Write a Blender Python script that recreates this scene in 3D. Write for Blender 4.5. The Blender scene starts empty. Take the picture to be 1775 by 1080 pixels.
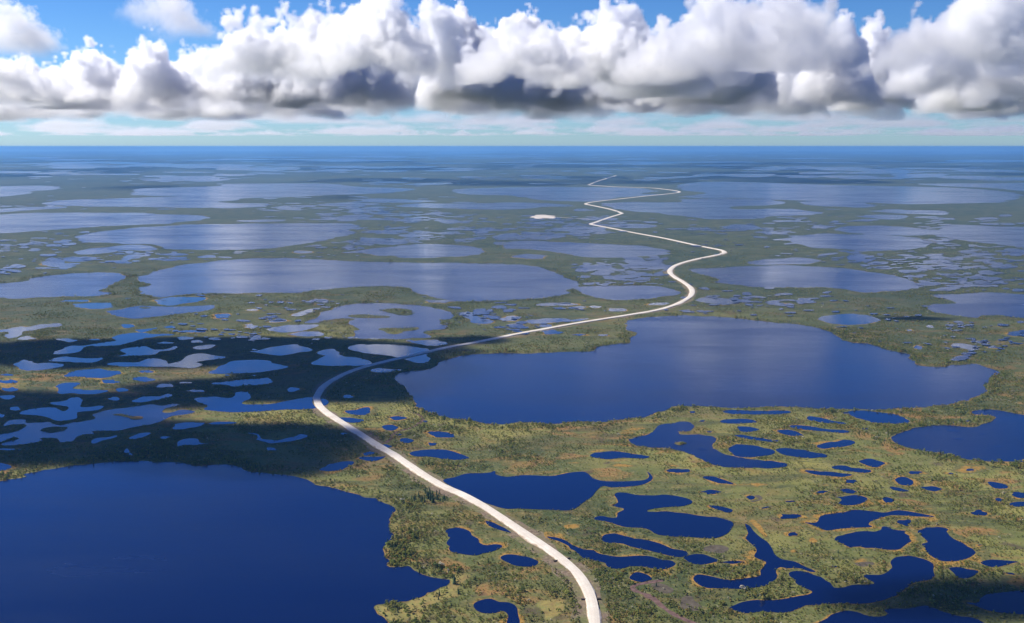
import bpy, bmesh, math, random
import numpy as np
from math import radians as R
from mathutils import Vector

random.seed(7); RNG = np.random.default_rng(7)
S = bpy.context.scene

# ------------------------------------------------------------------ camera, sky, sun, exposure
CAM_H, PITCH, FOC = 260.0, 9.55, 1700.0            # metres above the bog, degrees down, focal length for a 1775 px wide frame
cam = bpy.data.objects.new('camera', bpy.data.cameras.new('camera'))
S.collection.objects.link(cam); S.camera = cam
cam.location = (0, 0, CAM_H); cam.rotation_euler = (R(90 - PITCH), 0, 0)
cam.data.sensor_width = 36; cam.data.lens = 36 * FOC / 1775
cam.data.clip_start = 1; cam.data.clip_end = 250000

SUN_EL, SUN_AZ = 44.0, -67.0                        # azimuth measured from straight ahead, positive to the right
W = bpy.data.worlds.new('World'); S.world = W; W.use_nodes = True
wt = W.node_tree
sky = wt.nodes.new('ShaderNodeTexSky'); sky.sky_type = 'NISHITA'; sky.sun_disc = False
sky.sun_elevation = R(SUN_EL); sky.sun_rotation = R(SUN_AZ); sky.altitude = 260
sky.dust_density = 0.2; sky.ozone_density = 3.0; sky.air_density = 1.0
tcw = wt.nodes.new('ShaderNodeTexCoord'); spw = wt.nodes.new('ShaderNodeSeparateXYZ'); wt.links.new(tcw.outputs['Generated'], spw.inputs[0])
rampw = wt.nodes.new('ShaderNodeValToRGB'); wt.links.new(spw.outputs['Z'], rampw.inputs[0])
el = rampw.color_ramp.elements                      # the air's own colour: turquoise at the horizon, deeper blue above
el[0].position = 0.0;  el[0].color = (0.35, 0.53, 0.80, 1)
el[1].position = 0.45; el[1].color = (0.075, 0.19, 0.58, 1)
e = el.new(0.25); e.color = (0.16, 0.41, 0.95, 1)
e = el.new(0.06); e.color = (0.30, 0.49, 0.77, 1)
e = el.new(0.14); e.color = (0.22, 0.41, 0.70, 1)
mulw = wt.nodes.new('ShaderNodeMix'); mulw.data_type = 'RGBA'; mulw.blend_type = 'MULTIPLY'; mulw.inputs[0].default_value = 1.0
wt.links.new(sky.outputs[0], mulw.inputs[6]); wt.links.new(rampw.outputs[0], mulw.inputs[7])
bg = wt.nodes['Background']; bg.inputs[1].default_value = 0.12
wt.links.new(mulw.outputs[2], bg.inputs[0])

sl = bpy.data.lights.new('sun', 'SUN'); sl.energy = 5.0; sl.angle = R(0.5); sl.color = (1.0, 0.95, 0.87)
so = bpy.data.objects.new('sun', sl); S.collection.objects.link(so)
_a, _e = R(SUN_AZ), R(SUN_EL)
SUN = Vector((math.sin(_a) * math.cos(_e), math.cos(_a) * math.cos(_e), math.sin(_e)))
so.rotation_euler = (-SUN).to_track_quat('-Z', 'Y').to_euler()
S.view_settings.view_transform = 'Standard'; S.view_settings.look = 'None'
S.view_settings.exposure = 0.45; S.view_settings.gamma = 1.0
S.cycles.volume_bounces = 24; S.cycles.max_bounces = 26; S.cycles.diffuse_bounces = 3; S.cycles.glossy_bounces = 3; S.cycles.transmission_bounces = 3

# ------------------------------------------------------------------ helpers
_sp, _cp = math.sin(R(PITCH)), math.cos(R(PITCH))
def ground_pt(px, py):
    """point of the flat bog that a spot of the photograph shows"""
    x, y = (px - 887.5) / FOC, (py - 540) / FOC
    t = CAM_H / (_sp + y * _cp)
    return (x * t, (_cp - y * _sp) * t)

def G(pts): return np.array([ground_pt(*p) for p in pts])

ZOOM = {'f': (0, 0, 1.0), 'a1': (0, 240, 3.858), 'a2': (440, 240, 3.858), 'a3': (880, 240, 3.858), 'a4': (1325, 240, 3.858),
        'b1': (0, 510, 3.858), 'b2': (440, 510, 3.858), 'b3': (880, 510, 3.858), 'b4': (1325, 510, 3.858),
        'c2': (440, 790, 3.7244), 'c3': (880, 790, 3.7244), 'c4': (1325, 790, 3.7244), 'd1': (0, 690, 5.071)}
def pix(key, text):
    x0, y0, s = ZOOM[key]
    v = np.array([float(q) for q in text.replace(',', ' ').split()]).reshape(-1, 2)
    return np.stack([x0 + v[:, 0] / s, y0 + v[:, 1] / s], 1)

def catmull(p, n, closed=True):
    out = []; N = len(p)
    rng = range(N) if closed else range(N - 1)
    for i in rng:
        if closed: a, b, c, d = p[(i - 1) % N], p[i], p[(i + 1) % N], p[(i + 2) % N]
        else: a, b, c, d = p[max(i - 1, 0)], p[i], p[i + 1], p[min(i + 2, N - 1)]
        for k in range(n):
            t = k / n
            out.append(0.5 * (2 * b + (c - a) * t + (2 * a - 5 * b + 4 * c - d) * t * t + (3 * b - a - 3 * c + d) * t ** 3))
    if not closed: out.append(p[-1])
    return np.array(out)

def densify(p, step):
    out = []
    for i in range(len(p)):
        a, b = p[i], p[(i + 1) % len(p)]
        n = max(1, int(np.hypot(*(b - a)) / step))
        for k in range(n): out.append(a + (b - a) * k / n)
    return np.array(out)

def fractal_loop(n, rng, octaves=5, base=4, keep=.62):
    """smooth periodic random values along a closed line, several octaves"""
    v = np.zeros(n); t = np.arange(n) / n; amp = 1.0; f = max(base, 1)
    for o in range(octaves):
        if f * 2 > n: break
        r = rng.normal(size=f); x = t * f; i = np.floor(x).astype(int); u = x - i; u = u * u * (3 - 2 * u)
        v += amp * (r[i % f] * (1 - u) + r[(i + 1) % f] * u); amp *= keep; f *= 2
    return v

def normals(p):
    d = np.roll(p, -1, 0) - np.roll(p, 1, 0)
    n = np.stack([d[:, 1], -d[:, 0]], 1); n /= np.maximum(np.hypot(n[:, 0], n[:, 1]), 1e-6)[:, None]
    area = 0.5 * np.sum(p[:, 0] * np.roll(p[:, 1], -1) - np.roll(p[:, 0], -1) * p[:, 1])
    return n if area > 0 else -n

def link(name, me, mat=None, parent=None, kind=None):
    o = bpy.data.objects.new(name, me); S.collection.objects.link(o)
    if mat is not None and me is not None and not me.materials: me.materials.append(mat)
    if parent: o.parent = parent
    if kind: o['kind'] = kind
    return o

def mesh(name, v, f):
    me = bpy.data.meshes.new(name); me.from_pydata([tuple(map(float, q)) for q in v], [], f); me.update(); return me

def tag(o, label=None, cat=None, group=None, kind=None):
    for k, v in (('label', label), ('category', cat), ('group', group), ('kind', kind)):
        if v: o[k] = v

# ------------------------------------------------------------------ materials
class NT:
    def __init__(s, name):
        s.m = bpy.data.materials.new(name); s.m.use_nodes = True; s.t = s.m.node_tree; s.t.nodes.clear()
        s.out = s.t.nodes.new('ShaderNodeOutputMaterial')
    def n(s, kind, **kw):
        n = s.t.nodes.new(kind)
        for k, v in kw.items(): setattr(n, k, v)
        return n
    def l(s, a, b): s.t.links.new(a, b)
    def pos(s, scale=(1, 1, 1), rot=0.0):
        g = s.n('ShaderNodeNewGeometry'); m = s.n('ShaderNodeMapping'); s.l(g.outputs['Position'], m.inputs[0])
        m.inputs['Scale'].default_value = scale; m.inputs['Rotation'].default_value = (0, 0, rot); return m.outputs[0]
    def noise(s, size, det=4, rough=.55, stretch=(1, 1, 1), rot=0.0, dist=0.0):
        n = s.n('ShaderNodeTexNoise'); s.l(s.pos(stretch, rot), n.inputs['Vector'])
        n.inputs['Scale'].default_value = 1.0 / size; n.inputs['Detail'].default_value = det
        n.inputs['Roughness'].default_value = rough; n.inputs['Distortion'].default_value = dist; return n.outputs[0]
    def ramp(s, fac, stops, interp='LINEAR'):
        r = s.n('ShaderNodeValToRGB'); r.color_ramp.interpolation = interp; s.l(fac, r.inputs[0]); e = r.color_ramp.elements
        while len(e) < len(stops): e.new(0.5)
        for q, (p, c) in zip(e, stops): q.position = p; q.color = (*c, 1) if len(c) == 3 else c
        return r.outputs[0]
    def step(s, fac, a, b):
        m = s.n('ShaderNodeMapRange'); s.l(fac, m.inputs[0]); m.inputs[1].default_value = a; m.inputs[2].default_value = b; return m.outputs[0]
    def mix(s, fac, a, b, mode='MIX'):
        m = s.n('ShaderNodeMix', data_type='RGBA', blend_type=mode)
        for i, v in ((0, fac), (6, a), (7, b)):
            if isinstance(v, (int, float)): m.inputs[i].default_value = v
            elif isinstance(v, tuple): m.inputs[i].default_value = (*v, 1)
            else: s.l(v, m.inputs[i])
        return m.outputs[2]
    def math(s, op, a, b):
        m = s.n('ShaderNodeMath', operation=op)
        for i, v in ((0, a), (1, b)):
            if isinstance(v, (int, float)): m.inputs[i].default_value = v
            else: s.l(v, m.inputs[i])
        return m.outputs[0]
    def bsdf(s, color, rough=.9, spec=.2, **kw):
        b = s.n('ShaderNodeBsdfPrincipled')
        for k, v in (('Base Color', color), ('Roughness', rough), ('Specular IOR Level', spec)):
            if isinstance(v, (int, float)): b.inputs[k].default_value = v
            elif isinstance(v, tuple): b.inputs[k].default_value = (*v, 1)
            else: s.l(v, b.inputs[k])
        for k, v in kw.items(): b.inputs[k.replace('_', ' ')].default_value = v
        s.l(b.outputs[0], s.out.inputs[0]); return b

def ground_material():
    m = NT('bog ground')
    big = m.noise(420, 5, .55); mid = m.noise(70, 6, .62, dist=.6); fine = m.noise(9, 5, .65); tiny = m.noise(2.2, 3, .6)
    moss = m.ramp(mid, [(.30, (.098, .114, .036)), (.46, (.172, .176, .050)), (.60, (.250, .222, .064)), (.75, (.210, .188, .072))])
    wood = m.ramp(fine, [(.3, (.042, .058, .024)), (.55, (.080, .096, .036)), (.75, (.135, .128, .055))])
    c = m.mix(m.step(big, .42, .58), moss, wood)
    c = m.mix(m.step(fine, .50, .68), c, m.mix(m.step(tiny, .35, .65), (.065, .076, .028), (.28, .24, .10)))
    # dry russet and ochre hollows
    och = m.noise(38, 5, .6, stretch=(.75, 1.2, 1), dist=1.0); zone = m.noise(300, 2, .5)
    k = m.math('MULTIPLY', m.step(och, .51, .61), m.step(zone, .38, .54))
    c = m.mix(k, c, m.ramp(tiny, [(.3, (.17, .085, .035)), (.5, (.25, .145, .05)), (.7, (.30, .20, .07))]))
    ridge = m.noise(55, 5, .62, stretch=(.45, 1.8, 1), rot=R(-14), dist=1.2)
    c = m.mix(m.math('MULTIPLY', m.step(ridge, .52, .62), .75), c, m.ramp(tiny, [(.3, (.035, .050, .022)), (.7, (.095, .098, .040))]))
    c = m.mix(m.math('MULTIPLY', m.step(m.noise(160, 6, .7, stretch=(.6, 1.4, 1), dist=.8), .56, .66), .6), c, m.ramp(fine, [(.35, (.13, .085, .04)), (.65, (.21, .155, .075))]))
    dark = m.math('MULTIPLY', m.step(m.noise(24, 4, .6), .60, .68), .7)
    c = m.mix(dark, c, (.085, .060, .040))
    g = m.n('ShaderNodeNewGeometry'); sx = m.n('ShaderNodeSeparateXYZ'); m.l(g.outputs['Position'], sx.inputs[0])      # spruce forest takes over beyond the bog
    pine = m.step(m.math('ADD', sx.outputs[1], m.math('MULTIPLY', m.math('SUBTRACT', m.noise(380, 5, .6), .5), 1500.0)), 950, 1750)   # low pine wood thickens away from the near pools, its tree shade painted in
    c = m.mix(m.math('MULTIPLY', pine, .85), c, m.ramp(m.noise(48, 6, .68), [(.32, (.024, .040, .025)), (.50, (.047, .065, .037)), (.62, (.074, .085, .048)), (.74, (.13, .112, .062))]))
    far = m.step(m.math('ADD', sx.outputs[1], m.math('MULTIPLY', m.math('SUBTRACT', m.noise(2600, 4, .6), .5), 14000.0)), 5200, 9500)
    c = m.mix(m.math('MULTIPLY', far, .85), c, m.ramp(m.noise(700, 5, .65), [(.35, (.022, .040, .026)), (.6, (.055, .070, .038)), (.8, (.11, .11, .055))]))
    b = m.bsdf(c, .95, .1)
    bp = m.n('ShaderNodeBump'); bp.inputs['Strength'].default_value = .6; bp.inputs['Distance'].default_value = 1.2; m.l(fine, bp.inputs['Height']); m.l(bp.outputs[0], b.inputs['Normal'])
    return m.m

def water_material(name='wind rippled lake water', calm=False):
    m = NT(name)
    st = m.noise(90, 5, .6, stretch=(.35, 2.2, 1), rot=R(18), dist=.5); bigp = m.noise(320, 3, .5)
    col = m.mix(m.step(bigp, .35, .65), (.0012, .0060, .041), (.0022, .0095, .054))
    ro = m.math('ADD', m.math('MULTIPLY', m.step(st, .35, .7), .05), .165)
    ro = m.math('ADD', ro, m.math('MULTIPLY', m.step(m.noise(210, 5, .6, stretch=(.5, 1.3, 1), rot=R(18), dist=.8), .46, .64), .07))
    if calm: ro = m.math('ADD', m.math('MULTIPLY', ro, .35), .01)
    b = m.bsdf(col, ro, .72); b.inputs['IOR'].default_value = 1.333; b.inputs['Specular Tint'].default_value = (.36, .70, 1.0, 1)
    w = m.noise(14, 4, .6, stretch=(.5, 1.6, 1), rot=R(18))
    bp = m.n('ShaderNodeBump'); bp.inputs['Strength'].default_value = .02 if calm else .10; bp.inputs['Distance'].default_value = 1.0; m.l(w, bp.inputs['Height']); m.l(bp.outputs[0], b.inputs['Normal'])
    return m.m

def sedge_material():
    m = NT('golden sedge margin')
    a = m.noise(26, 4, .6); t = m.noise(2.6, 4, .65); at = m.n('ShaderNodeAttribute'); at.attribute_name = 'outward'
    gold = m.ramp(t, [(.3, (.17, .095, .03)), (.5, (.29, .165, .038)), (.7, (.38, .25, .07))]); olive = m.ramp(t, [(.3, (.07, .078, .03)), (.55, (.135, .128, .045)), (.75, (.20, .15, .07))])
    k = m.math('ADD', m.math('MULTIPLY', at.outputs['Fac'], .9), m.math('MULTIPLY', m.math('SUBTRACT', m.noise(7, 5, .65), .5), 1.6))
    c = m.mix(m.step(m.math('ADD', k, m.math('MULTIPLY', m.math('SUBTRACT', a, .5), 2.2)), .12, .55), gold, olive)
    m.bsdf(c, .95, .1); return m.m

def gravel_material():
    m = NT('white sand gravel')
    a = m.noise(14, 5, .65); t = m.noise(1.3, 4, .65); at = m.n('ShaderNodeAttribute'); at.attribute_name = 'across'
    c = m.mix(m.step(a, .32, .7), (.76, .70, .58), (.60, .52, .41)); c = m.mix(m.math('MULTIPLY', m.step(t, .45, .75), .4), c, (.46, .40, .33))
    ab = m.math('ABSOLUTE', at.outputs['Fac'], 0.0); rut = m.math('SUBTRACT', 1.0, m.math('MULTIPLY', m.math('ABSOLUTE', m.math('SUBTRACT', ab, .42), 0.0), 6.0)); rut = m.n('ShaderNodeClamp').outputs[0] if False else m.step(rut, 0, 1)
    c = m.mix(m.math('MULTIPLY', rut, m.math('MULTIPLY', m.step(m.noise(40, 3, .6), .3, .6), .45)), c, (.50, .44, .36))
    edge = m.step(m.math('ADD', ab, m.math('MULTIPLY', m.math('SUBTRACT', m.noise(5, 4, .65), .5), .8)), .86, 1.1)
    c = m.mix(edge, c, (.36, .27, .18)); m.bsdf(c, .95, .1); return m.m

def verge_material():
    m = NT('turned peat and sand verge')
    a = m.noise(16, 5, .65); t = m.noise(2.5, 4, .6)
    c = m.mix(m.step(a, .42, .62), m.ramp(t, [(.3, (.12, .085, .06)), (.6, (.22, .165, .11)), (.8, (.40, .31, .22))]), m.ramp(t, [(.3, (.09, .105, .04)), (.7, (.19, .18, .07))]))
    m.bsdf(c, .95, .1); return m.m

def plain(name, col, rough=.9, var=.35, size=1.0):
    m = NT(name); t = m.noise(size, 4, .6)
    m.bsdf(m.mix(m.step(t, .3, .7), tuple(q * (1 - var) for q in col), tuple(min(1, q * (1 + var)) for q in col)), rough, .15); return m.m

def leaf_material(name, stops):
    m = NT(name); oi = m.n('ShaderNodeObjectInfo'); t = m.noise(.7, 2, .5)
    c = m.ramp(oi.outputs['Random'], stops); c = m.mix(m.step(t, .3, .7), m.mix(1.0, c, (.72, .78, .75), 'MULTIPLY'), m.mix(1.0, c, (1.25, 1.2, 1.1), 'MULTIPLY'))
    d = m.n('ShaderNodeBsdfDiffuse'); t2 = m.n('ShaderNodeBsdfTranslucent'); mx = m.n('ShaderNodeMixShader'); mx.inputs[0].default_value = .42
    m.l(c, d.inputs[0]); m.l(c, t2.inputs[0]); m.l(d.outputs[0], mx.inputs[1]); m.l(t2.outputs[0], mx.inputs[2]); m.l(mx.outputs[0], m.out.inputs[0]); return m.m

M_POND = water_material('calm sheltered pool water', True)
M_GROUND, M_WATER, M_SEDGE, M_GRAVEL, M_VERGE = ground_material(), water_material(), sedge_material(), gravel_material(), verge_material()
M_PAD = plain('sandy pad', (.56, .49, .40), .95, .4, 45.0)
M_TRACK = plain('red brown track', (.14, .085, .072), .95, .4, 3.0)
M_HOLLOW = plain('dark peat hollow', (.095, .078, .055), .95, .4, 3.5)
def meadow_material():
    m = NT('tan sedge meadow'); at = m.n('ShaderNodeAttribute'); at.attribute_name = 'outward'; t = m.noise(3, 5, .65)
    c = m.ramp(m.noise(9, 4, .6), [(.35, (.24, .17, .06)), (.5, (.30, .24, .075)), (.65, (.24, .235, .07))]); c = m.mix(m.step(t, .35, .65), m.mix(1.0, c, (.7, .72, .8), 'MULTIPLY'), c)
    k = m.step(m.math('ADD', at.outputs['Fac'], m.math('MULTIPLY', m.math('SUBTRACT', m.noise(6, 5, .7), .5), 1.4)), .7, 1.1)
    m.bsdf(m.mix(k, c, (.12, .115, .042)), .95, .1); return m.m
M_MEADOW = meadow_material()
M_LEAF = leaf_material('dwarf pine leaves', [(0, (.120, .155, .050)), (.25, (.195, .230, .060)), (.5, (.265, .270, .074)), (.72, (.32, .295, .092)), (.80, (.36, .285, .09)), (.86, (.27, .155, .055)), (.90, (.15, .17, .06)), (.965, (.27, .24, .12)), (1, (.60, .55, .44))])
M_SPRUCE = leaf_material('spruce needles', [(0, (.040, .085, .062)), (.5, (.065, .120, .075)), (1, (.10, .15, .082))])
M_BARK = plain('grey brown bark', (.10, .08, .06), .9, .3, .3)
M_PIPE = plain('rusty dark pipe steel', (.055, .045, .04), .6, .3, .4)
M_BORE = plain('painted shade pipe bore', (.012, .012, .014), .5, .2, .4)  # shade inside the pipe painted as a near-black colour
# ------------------------------------------------------------------ the bog: one sheet to the horizon
def ground_sheet():
    radii = [0] + list(np.geomspace(120, 60000, 46)); n = 160; v = [(0, 0, 0)]; f = []
    for r in radii[1:]:
        for k in range(n):
            t = 2 * math.pi * k / n; v.append((r * math.sin(t), r * math.cos(t), 0))
    for k in range(n): f.append((0, 1 + (k + 1) % n, 1 + k))
    for j in range(len(radii) - 2):
        a, b = 1 + j * n, 1 + (j + 1) * n
        for k in range(n): k2 = (k + 1) % n; f.append((a + k, a + k2, b + k2, b + k))
    me = mesh('ground', v, f)
    if me.polygons[0].normal.z < 0: me.flip_normals()
    return link('ground', me, M_GROUND, kind='structure')
ground_sheet()

# ------------------------------------------------------------------ lakes and ponds (outlines, each laid at its own place on the bog)
LAKES = [
 # the near lake on the left
 ('c2', "0,95 110,115 250,140 370,180 480,210 600,240 700,265 800,285 890,335 880,420 875,480 880,540 855,605 885,680 890,705 1000,700 1050,735 1120,770 1255,805 1190,850 1105,880 1095,905 1020,940 850,960 785,975 790,1010 860,1075 900,1180 700,1300 -3200,1300 -3300,250 -1639,156 -1490,119 -1266,82 -1043,52 -782,37 -521,45 -335,67 -179,56"),
 # the wide lake right of the bend
 ('f', "682,652 700,645 740,640 765,627 800,617 850,614 920,612 985,610 1030,608 1032,601 1060,596 1088,594 1089,588 1099,582 1095,575 1083,566 1095,556 1120,550 1160,547 1220,549 1280,553 1330,557 1380,562 1420,570 1455,582 1480,592 1510,596 1540,606 1575,615 1570,622 1590,632 1620,636 1660,632 1690,629 1715,636 1722,645 1715,660 1700,668 1702,680 1680,690 1640,700 1590,708 1540,711 1480,710 1400,708 1330,707 1270,706 1220,702 1170,703 1140,712 1110,722 1060,730 1000,729 950,733 900,731 870,737 830,734 790,727 750,718 720,706 703,690 697,680 685,662"),
 ('f', "240,482 262,472 300,462 350,455 420,449 480,447 530,449 600,453 700,455 760,456 830,457 890,458 930,463 965,474 990,488 1002,495 985,505 975,513 940,517 880,521 800,523 770,520 740,512 720,506 712,500 690,498 660,496 620,497 580,502 545,503 520,508 450,508 380,508 310,512 270,515 245,508 240,500 258,493 241,486"),
 ('f', "1000,499 1030,497 1080,496 1130,496 1160,499 1178,505 1170,512 1150,516 1110,519 1070,520 1030,515 1003,507"),
 ('f', "-80,492 0,492 40,488 80,478 140,474 190,473 208,476 214,482 200,490 185,500 172,504 185,509 170,512 120,514 60,517 20,518 0,515 -60,512"),
 ('f', "132,413 150,406 190,400 240,394 300,391 330,389 440,388 560,387 600,387 620,391 614,395 608,399 620,403 600,409 560,417 520,424 480,429 440,432 390,434 330,434 290,432 270,427 258,424 230,423 190,421 150,419"),
 ('f', "-150,375 0,372 60,369 180,369 250,369 280,372 340,373 360,376 350,381 310,385 300,388 240,390 180,393 110,397 60,401 0,405 -150,408"),
 ('f', "75,354 110,347 180,345 260,342 308,341 235,338 233,334 245,327 375,323 390,319 520,318 578,319 620,324 690,326 715,329 660,335 580,338 500,342 445,343 420,344 410,347 382,350 400,352 460,353 470,357 450,359 390,361 310,360 215,358 145,358"),
 ('f', "-60,324 0,323 60,322 95,323 102,326 90,329 55,332 50,336 20,339 0,341 -60,342"),
 ('f', "-60,364 0,362 50,359 115,358 110,361 60,364 0,368 -60,370"),
 ('f', "125,437 140,434 160,430 190,427 230,424 262,428 270,433 250,435 220,434 190,438 150,442 128,441"),
 ('a2', "600,765 720,745 850,730 1000,715 1180,705 1330,712 1480,725 1550,760 1440,785 1250,798 1000,800 940,785 830,785 700,770"),
 ('a3', "-30,735 0,695 150,683 370,695 640,705 850,715 1010,735 1085,765 1050,780 930,785 800,795 680,800 520,795 430,780 350,770 200,750 0,740"),
 ('f', "785,330 810,327 880,325 960,324 1046,325 1098,326 1128,329 1139,332 1108,335 1114,336 1155,338 1113,340 1077,342 1056,346 1025,349 989,349 945,347 926,346 919,344 880,339 830,338 800,336"),
 ('f', "690,357 720,353 780,353 850,352 890,351 940,352 970,354 1000,357 985,358 945,359 925,361 880,363 830,363 760,361 710,359"),
 ('f', "1175,322 1200,317 1240,315 1330,317 1410,320 1500,322 1600,324 1680,327 1740,332 1772,338 1760,344 1740,350 1690,352 1600,354 1540,353 1480,350 1400,348 1340,346 1280,344 1210,343 1180,341 1215,337 1220,334 1185,330"),
 ('f', "1590,319 1640,318 1700,318 1775,317 1830,317 1830,331 1775,331 1720,326 1640,323"),
 ('f', "1043,354 1070,351 1110,350 1142,351 1180,350 1186,346 1230,344 1270,345 1330,346 1358,350 1360,353 1330,356 1275,358 1263,361 1290,363 1340,362 1380,363 1422,369 1400,373 1370,374 1340,375 1320,379 1290,380 1240,380 1200,377 1165,373 1140,369 1110,368 1080,364 1060,360"),
 ('a4', "235,425 360,418 560,420 660,430 740,450 690,462 540,458 420,455 300,445"),
 ('a4', "700,485 840,475 1000,480 1180,485 1245,500 1180,510 960,505 800,495"),
 ('a4', "600,520 740,510 900,512 970,522 930,535 860,542 780,540 680,530"),
 ('a4', "480,605 530,593 730,582 880,588 1040,603 1180,612 1180,590 1240,577 1400,580 1600,590 1736,595 1950,600 1950,745 1736,735 1600,715 1420,695 1300,675 1180,662 1120,645 1000,650 870,650 700,645 560,630"),
 ('a4', "60,680 160,665 165,650 250,648 390,635 500,640 650,643 820,650 960,658 1050,675 1110,710 1080,725 960,740 850,752 650,758 560,745 420,735 300,725 200,700 170,685"),
 ('f', "1203,468 1225,465 1280,462 1325,460 1400,461 1460,465 1520,473 1560,480 1592,495 1575,502 1535,505 1500,507 1440,500 1380,499 1320,498 1275,494 1240,490 1245,485 1225,477"),
 ('f', "1300,455 1330,449 1380,447 1405,449 1417,454 1400,458 1350,459 1310,459"),
 ('f', "1620,512 1660,510 1690,508 1720,507 1775,510 1850,512 1850,556 1775,552 1715,549 1690,551 1650,546 1615,541 1602,536 1612,530 1640,527 1656,525 1640,519"),
 ('b4', "360,170 385,150 520,135 620,135 740,155 745,180 680,200 540,207 430,195"),
 ('b4', "1370,795 1400,780 1480,772 1580,780 1650,795 1736,808 1950,830 1950,1130 1736,1130 1400,1110 1250,1075 1100,1045 980,1020 900,995 865,965 880,940 940,915 1080,885 1200,875 1370,890 1440,880 1530,825 1450,812 1400,808"),
 ('b4', "540,795 620,783 750,790 870,808 970,862 930,870 820,868 720,865 650,840 600,815"),
 ('f', "1088,763 1100,757 1120,752 1138,741 1150,735 1165,734 1180,731 1197,733 1198,740 1190,746 1170,747 1172,752 1185,754 1210,753 1240,757 1240,765 1232,775 1245,785 1260,790 1290,795 1350,802 1358,806 1340,811 1310,812 1270,811 1240,809 1220,803 1210,797 1190,786 1150,778 1110,773"),
 ('f', "768,833 790,827 810,821 845,820 858,817 860,823 880,827 905,824 940,825 960,825 985,820 1010,818 1020,822 1028,829 1045,834 1075,835 1100,834 1118,832 1125,826 1122,818 1130,825 1130,832 1115,840 1090,844 1060,845 1045,843 1035,850 1025,862 1010,872 1000,880 985,885 950,884 900,882 875,882 850,875 830,868 810,858 785,845"),
 ('c3', "650,320 690,300 700,250 740,243 850,262 1000,265 1080,270 1165,295 1120,318 1030,325 940,335 885,350 900,370 1050,365 1200,375 1340,380 1400,400 1455,430 1440,465 1410,500 1300,525 1150,515 1000,512 940,485 850,465 740,455 650,430 560,412 600,395 700,400 710,365 745,345 700,335"),
 ('c3', "240,525 300,520 380,540 440,570 500,600 570,610 620,635 720,650 840,645 940,655 1000,680 1050,695 1000,715 940,710 850,700 780,705 740,720 660,715 630,690 560,675 470,665 410,630 330,580"),
 ('c3', "580,545 620,510 680,500 740,515 850,550 950,575 1040,610 1120,630 1080,635 900,600 740,580 640,570"),
 ('c3', "1120,660 1180,640 1260,640 1340,660 1380,680 1330,690 1240,700 1170,690"),
 ('f', "1290,908 1300,912 1308,922 1320,933 1330,940 1336,948 1344,962 1357,970 1379,974 1397,983 1414,991 1405,992 1385,986 1365,986 1352,984 1346,990 1347,1001 1337,1010 1325,1016 1305,1019 1280,1021 1250,1020 1225,1019 1210,1012 1203,1004 1210,997 1229,999 1264,1006 1299,1002 1318,999 1319,990 1325,983 1330,975 1318,970 1308,965 1312,955 1305,946 1292,934 1296,925"),
 ('c4', "165,760 230,755 300,780 380,810 410,835 440,860 500,860 580,845 700,840 720,825 680,800 650,775 760,765 810,730 800,695 840,660 900,650 960,655 1040,675 1085,710 1080,780 1030,800 950,820 890,860 800,905 720,935 600,955 480,955 350,970 250,975 180,1010 80,1020 0,1020 -120,1025 -200,1005 -238,990 -160,955 -60,940 0,935 120,930 230,910 310,885 290,860 230,835 200,800"),
 ('c4', "255,430 330,430 360,390 430,375 520,365 580,350 700,360 780,370 870,355 1000,375 1095,395 960,390 820,385 740,405 680,425 670,445 690,460 600,465 480,475 400,485 330,460"),
 ('c4', "475,545 490,515 560,500 680,490 750,485 770,460 820,460 880,475 940,485 970,540 940,570 860,590 760,590 640,580 580,585 555,600 520,585"),
 ('c4', "1025,495 1060,475 1170,475 1190,500 1250,545 1320,600 1310,640 1240,670 1150,670 1090,640 1060,590 1030,540"),
 ('c4', "1400,690 1460,675 1560,680 1650,690 1590,705 1500,718 1430,710"),
 ('c4', "1180,725 1250,715 1330,725 1390,745 1360,770 1280,790 1220,765"),
 ('c4', "1300,950 1400,930 1500,905 1600,895 1676,885 1850,880 1850,1010 1676,1005 1550,1010 1420,995"),
 ('c4', "260,1085 360,1050 430,1015 520,995 600,1005 700,1025 770,1020 765,995 850,990 950,990 1040,965 1090,985 1150,1015 1250,1035 1330,1050 1400,1085 1500,1150 1500,1200 100,1200 100,1130"),
 ('c2', "1245,480 1310,465 1390,480 1430,520 1490,570 1560,570 1605,590 1560,610 1480,630 1400,630 1310,615 1265,600 1260,570 1290,530 1270,505"),
 ('c3', "-50,660 0,640 100,645 180,670 210,695 150,715 60,705 0,690"),
 ('f', "832,1050 838,1044 851,1041 866,1047 885,1053 893,1062 898,1090 882,1090 876,1062 860,1059 840,1058"),
 # lakes left of the bend, under the cloud shadow
 ('d1', "160,145 230,110 330,95 450,88 520,110 570,115 590,80 500,70 430,45 560,20 600,0 700,-5 715,70 800,72 880,60 950,72 880,105 800,118 670,130 660,180 540,200 460,190 400,170 300,150"),
 ('d1', "20,250 60,200 150,185 240,190 250,215 330,215 440,210 480,230 540,238 650,215 720,212 850,180 820,150 900,115 1000,95 1100,85 1200,70 1330,55 1430,65 1500,50 1580,60 1500,80 1440,95 1420,125 1500,130 1590,105 1690,115 1700,130 1600,150 1500,165 1400,210 1280,240 1150,260 1040,285 900,290 810,295 830,315 740,325 680,345 640,380 540,390 530,370 480,350 340,355 360,380 200,405 60,418 30,400 150,370 170,352 100,350 0,385 -80,390 -80,340 0,320 100,305 180,275 220,240 110,238"),
 ('f', "340,691 368,689 402,689 404,680 433,678 438,689 422,699 440,701 471,700 500,695 541,689 552,702 545,708 505,710 466,712 440,714 384,714 352,711 360,703 345,697"),
 ('f', "368,646 390,634 400,627 425,624 455,625 480,630 502,635 490,640 461,645 440,647 400,648"),
 ('b2', "-40,385 0,380 60,370 140,350 280,335 310,348 370,375 280,395 180,412 80,400"),
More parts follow.
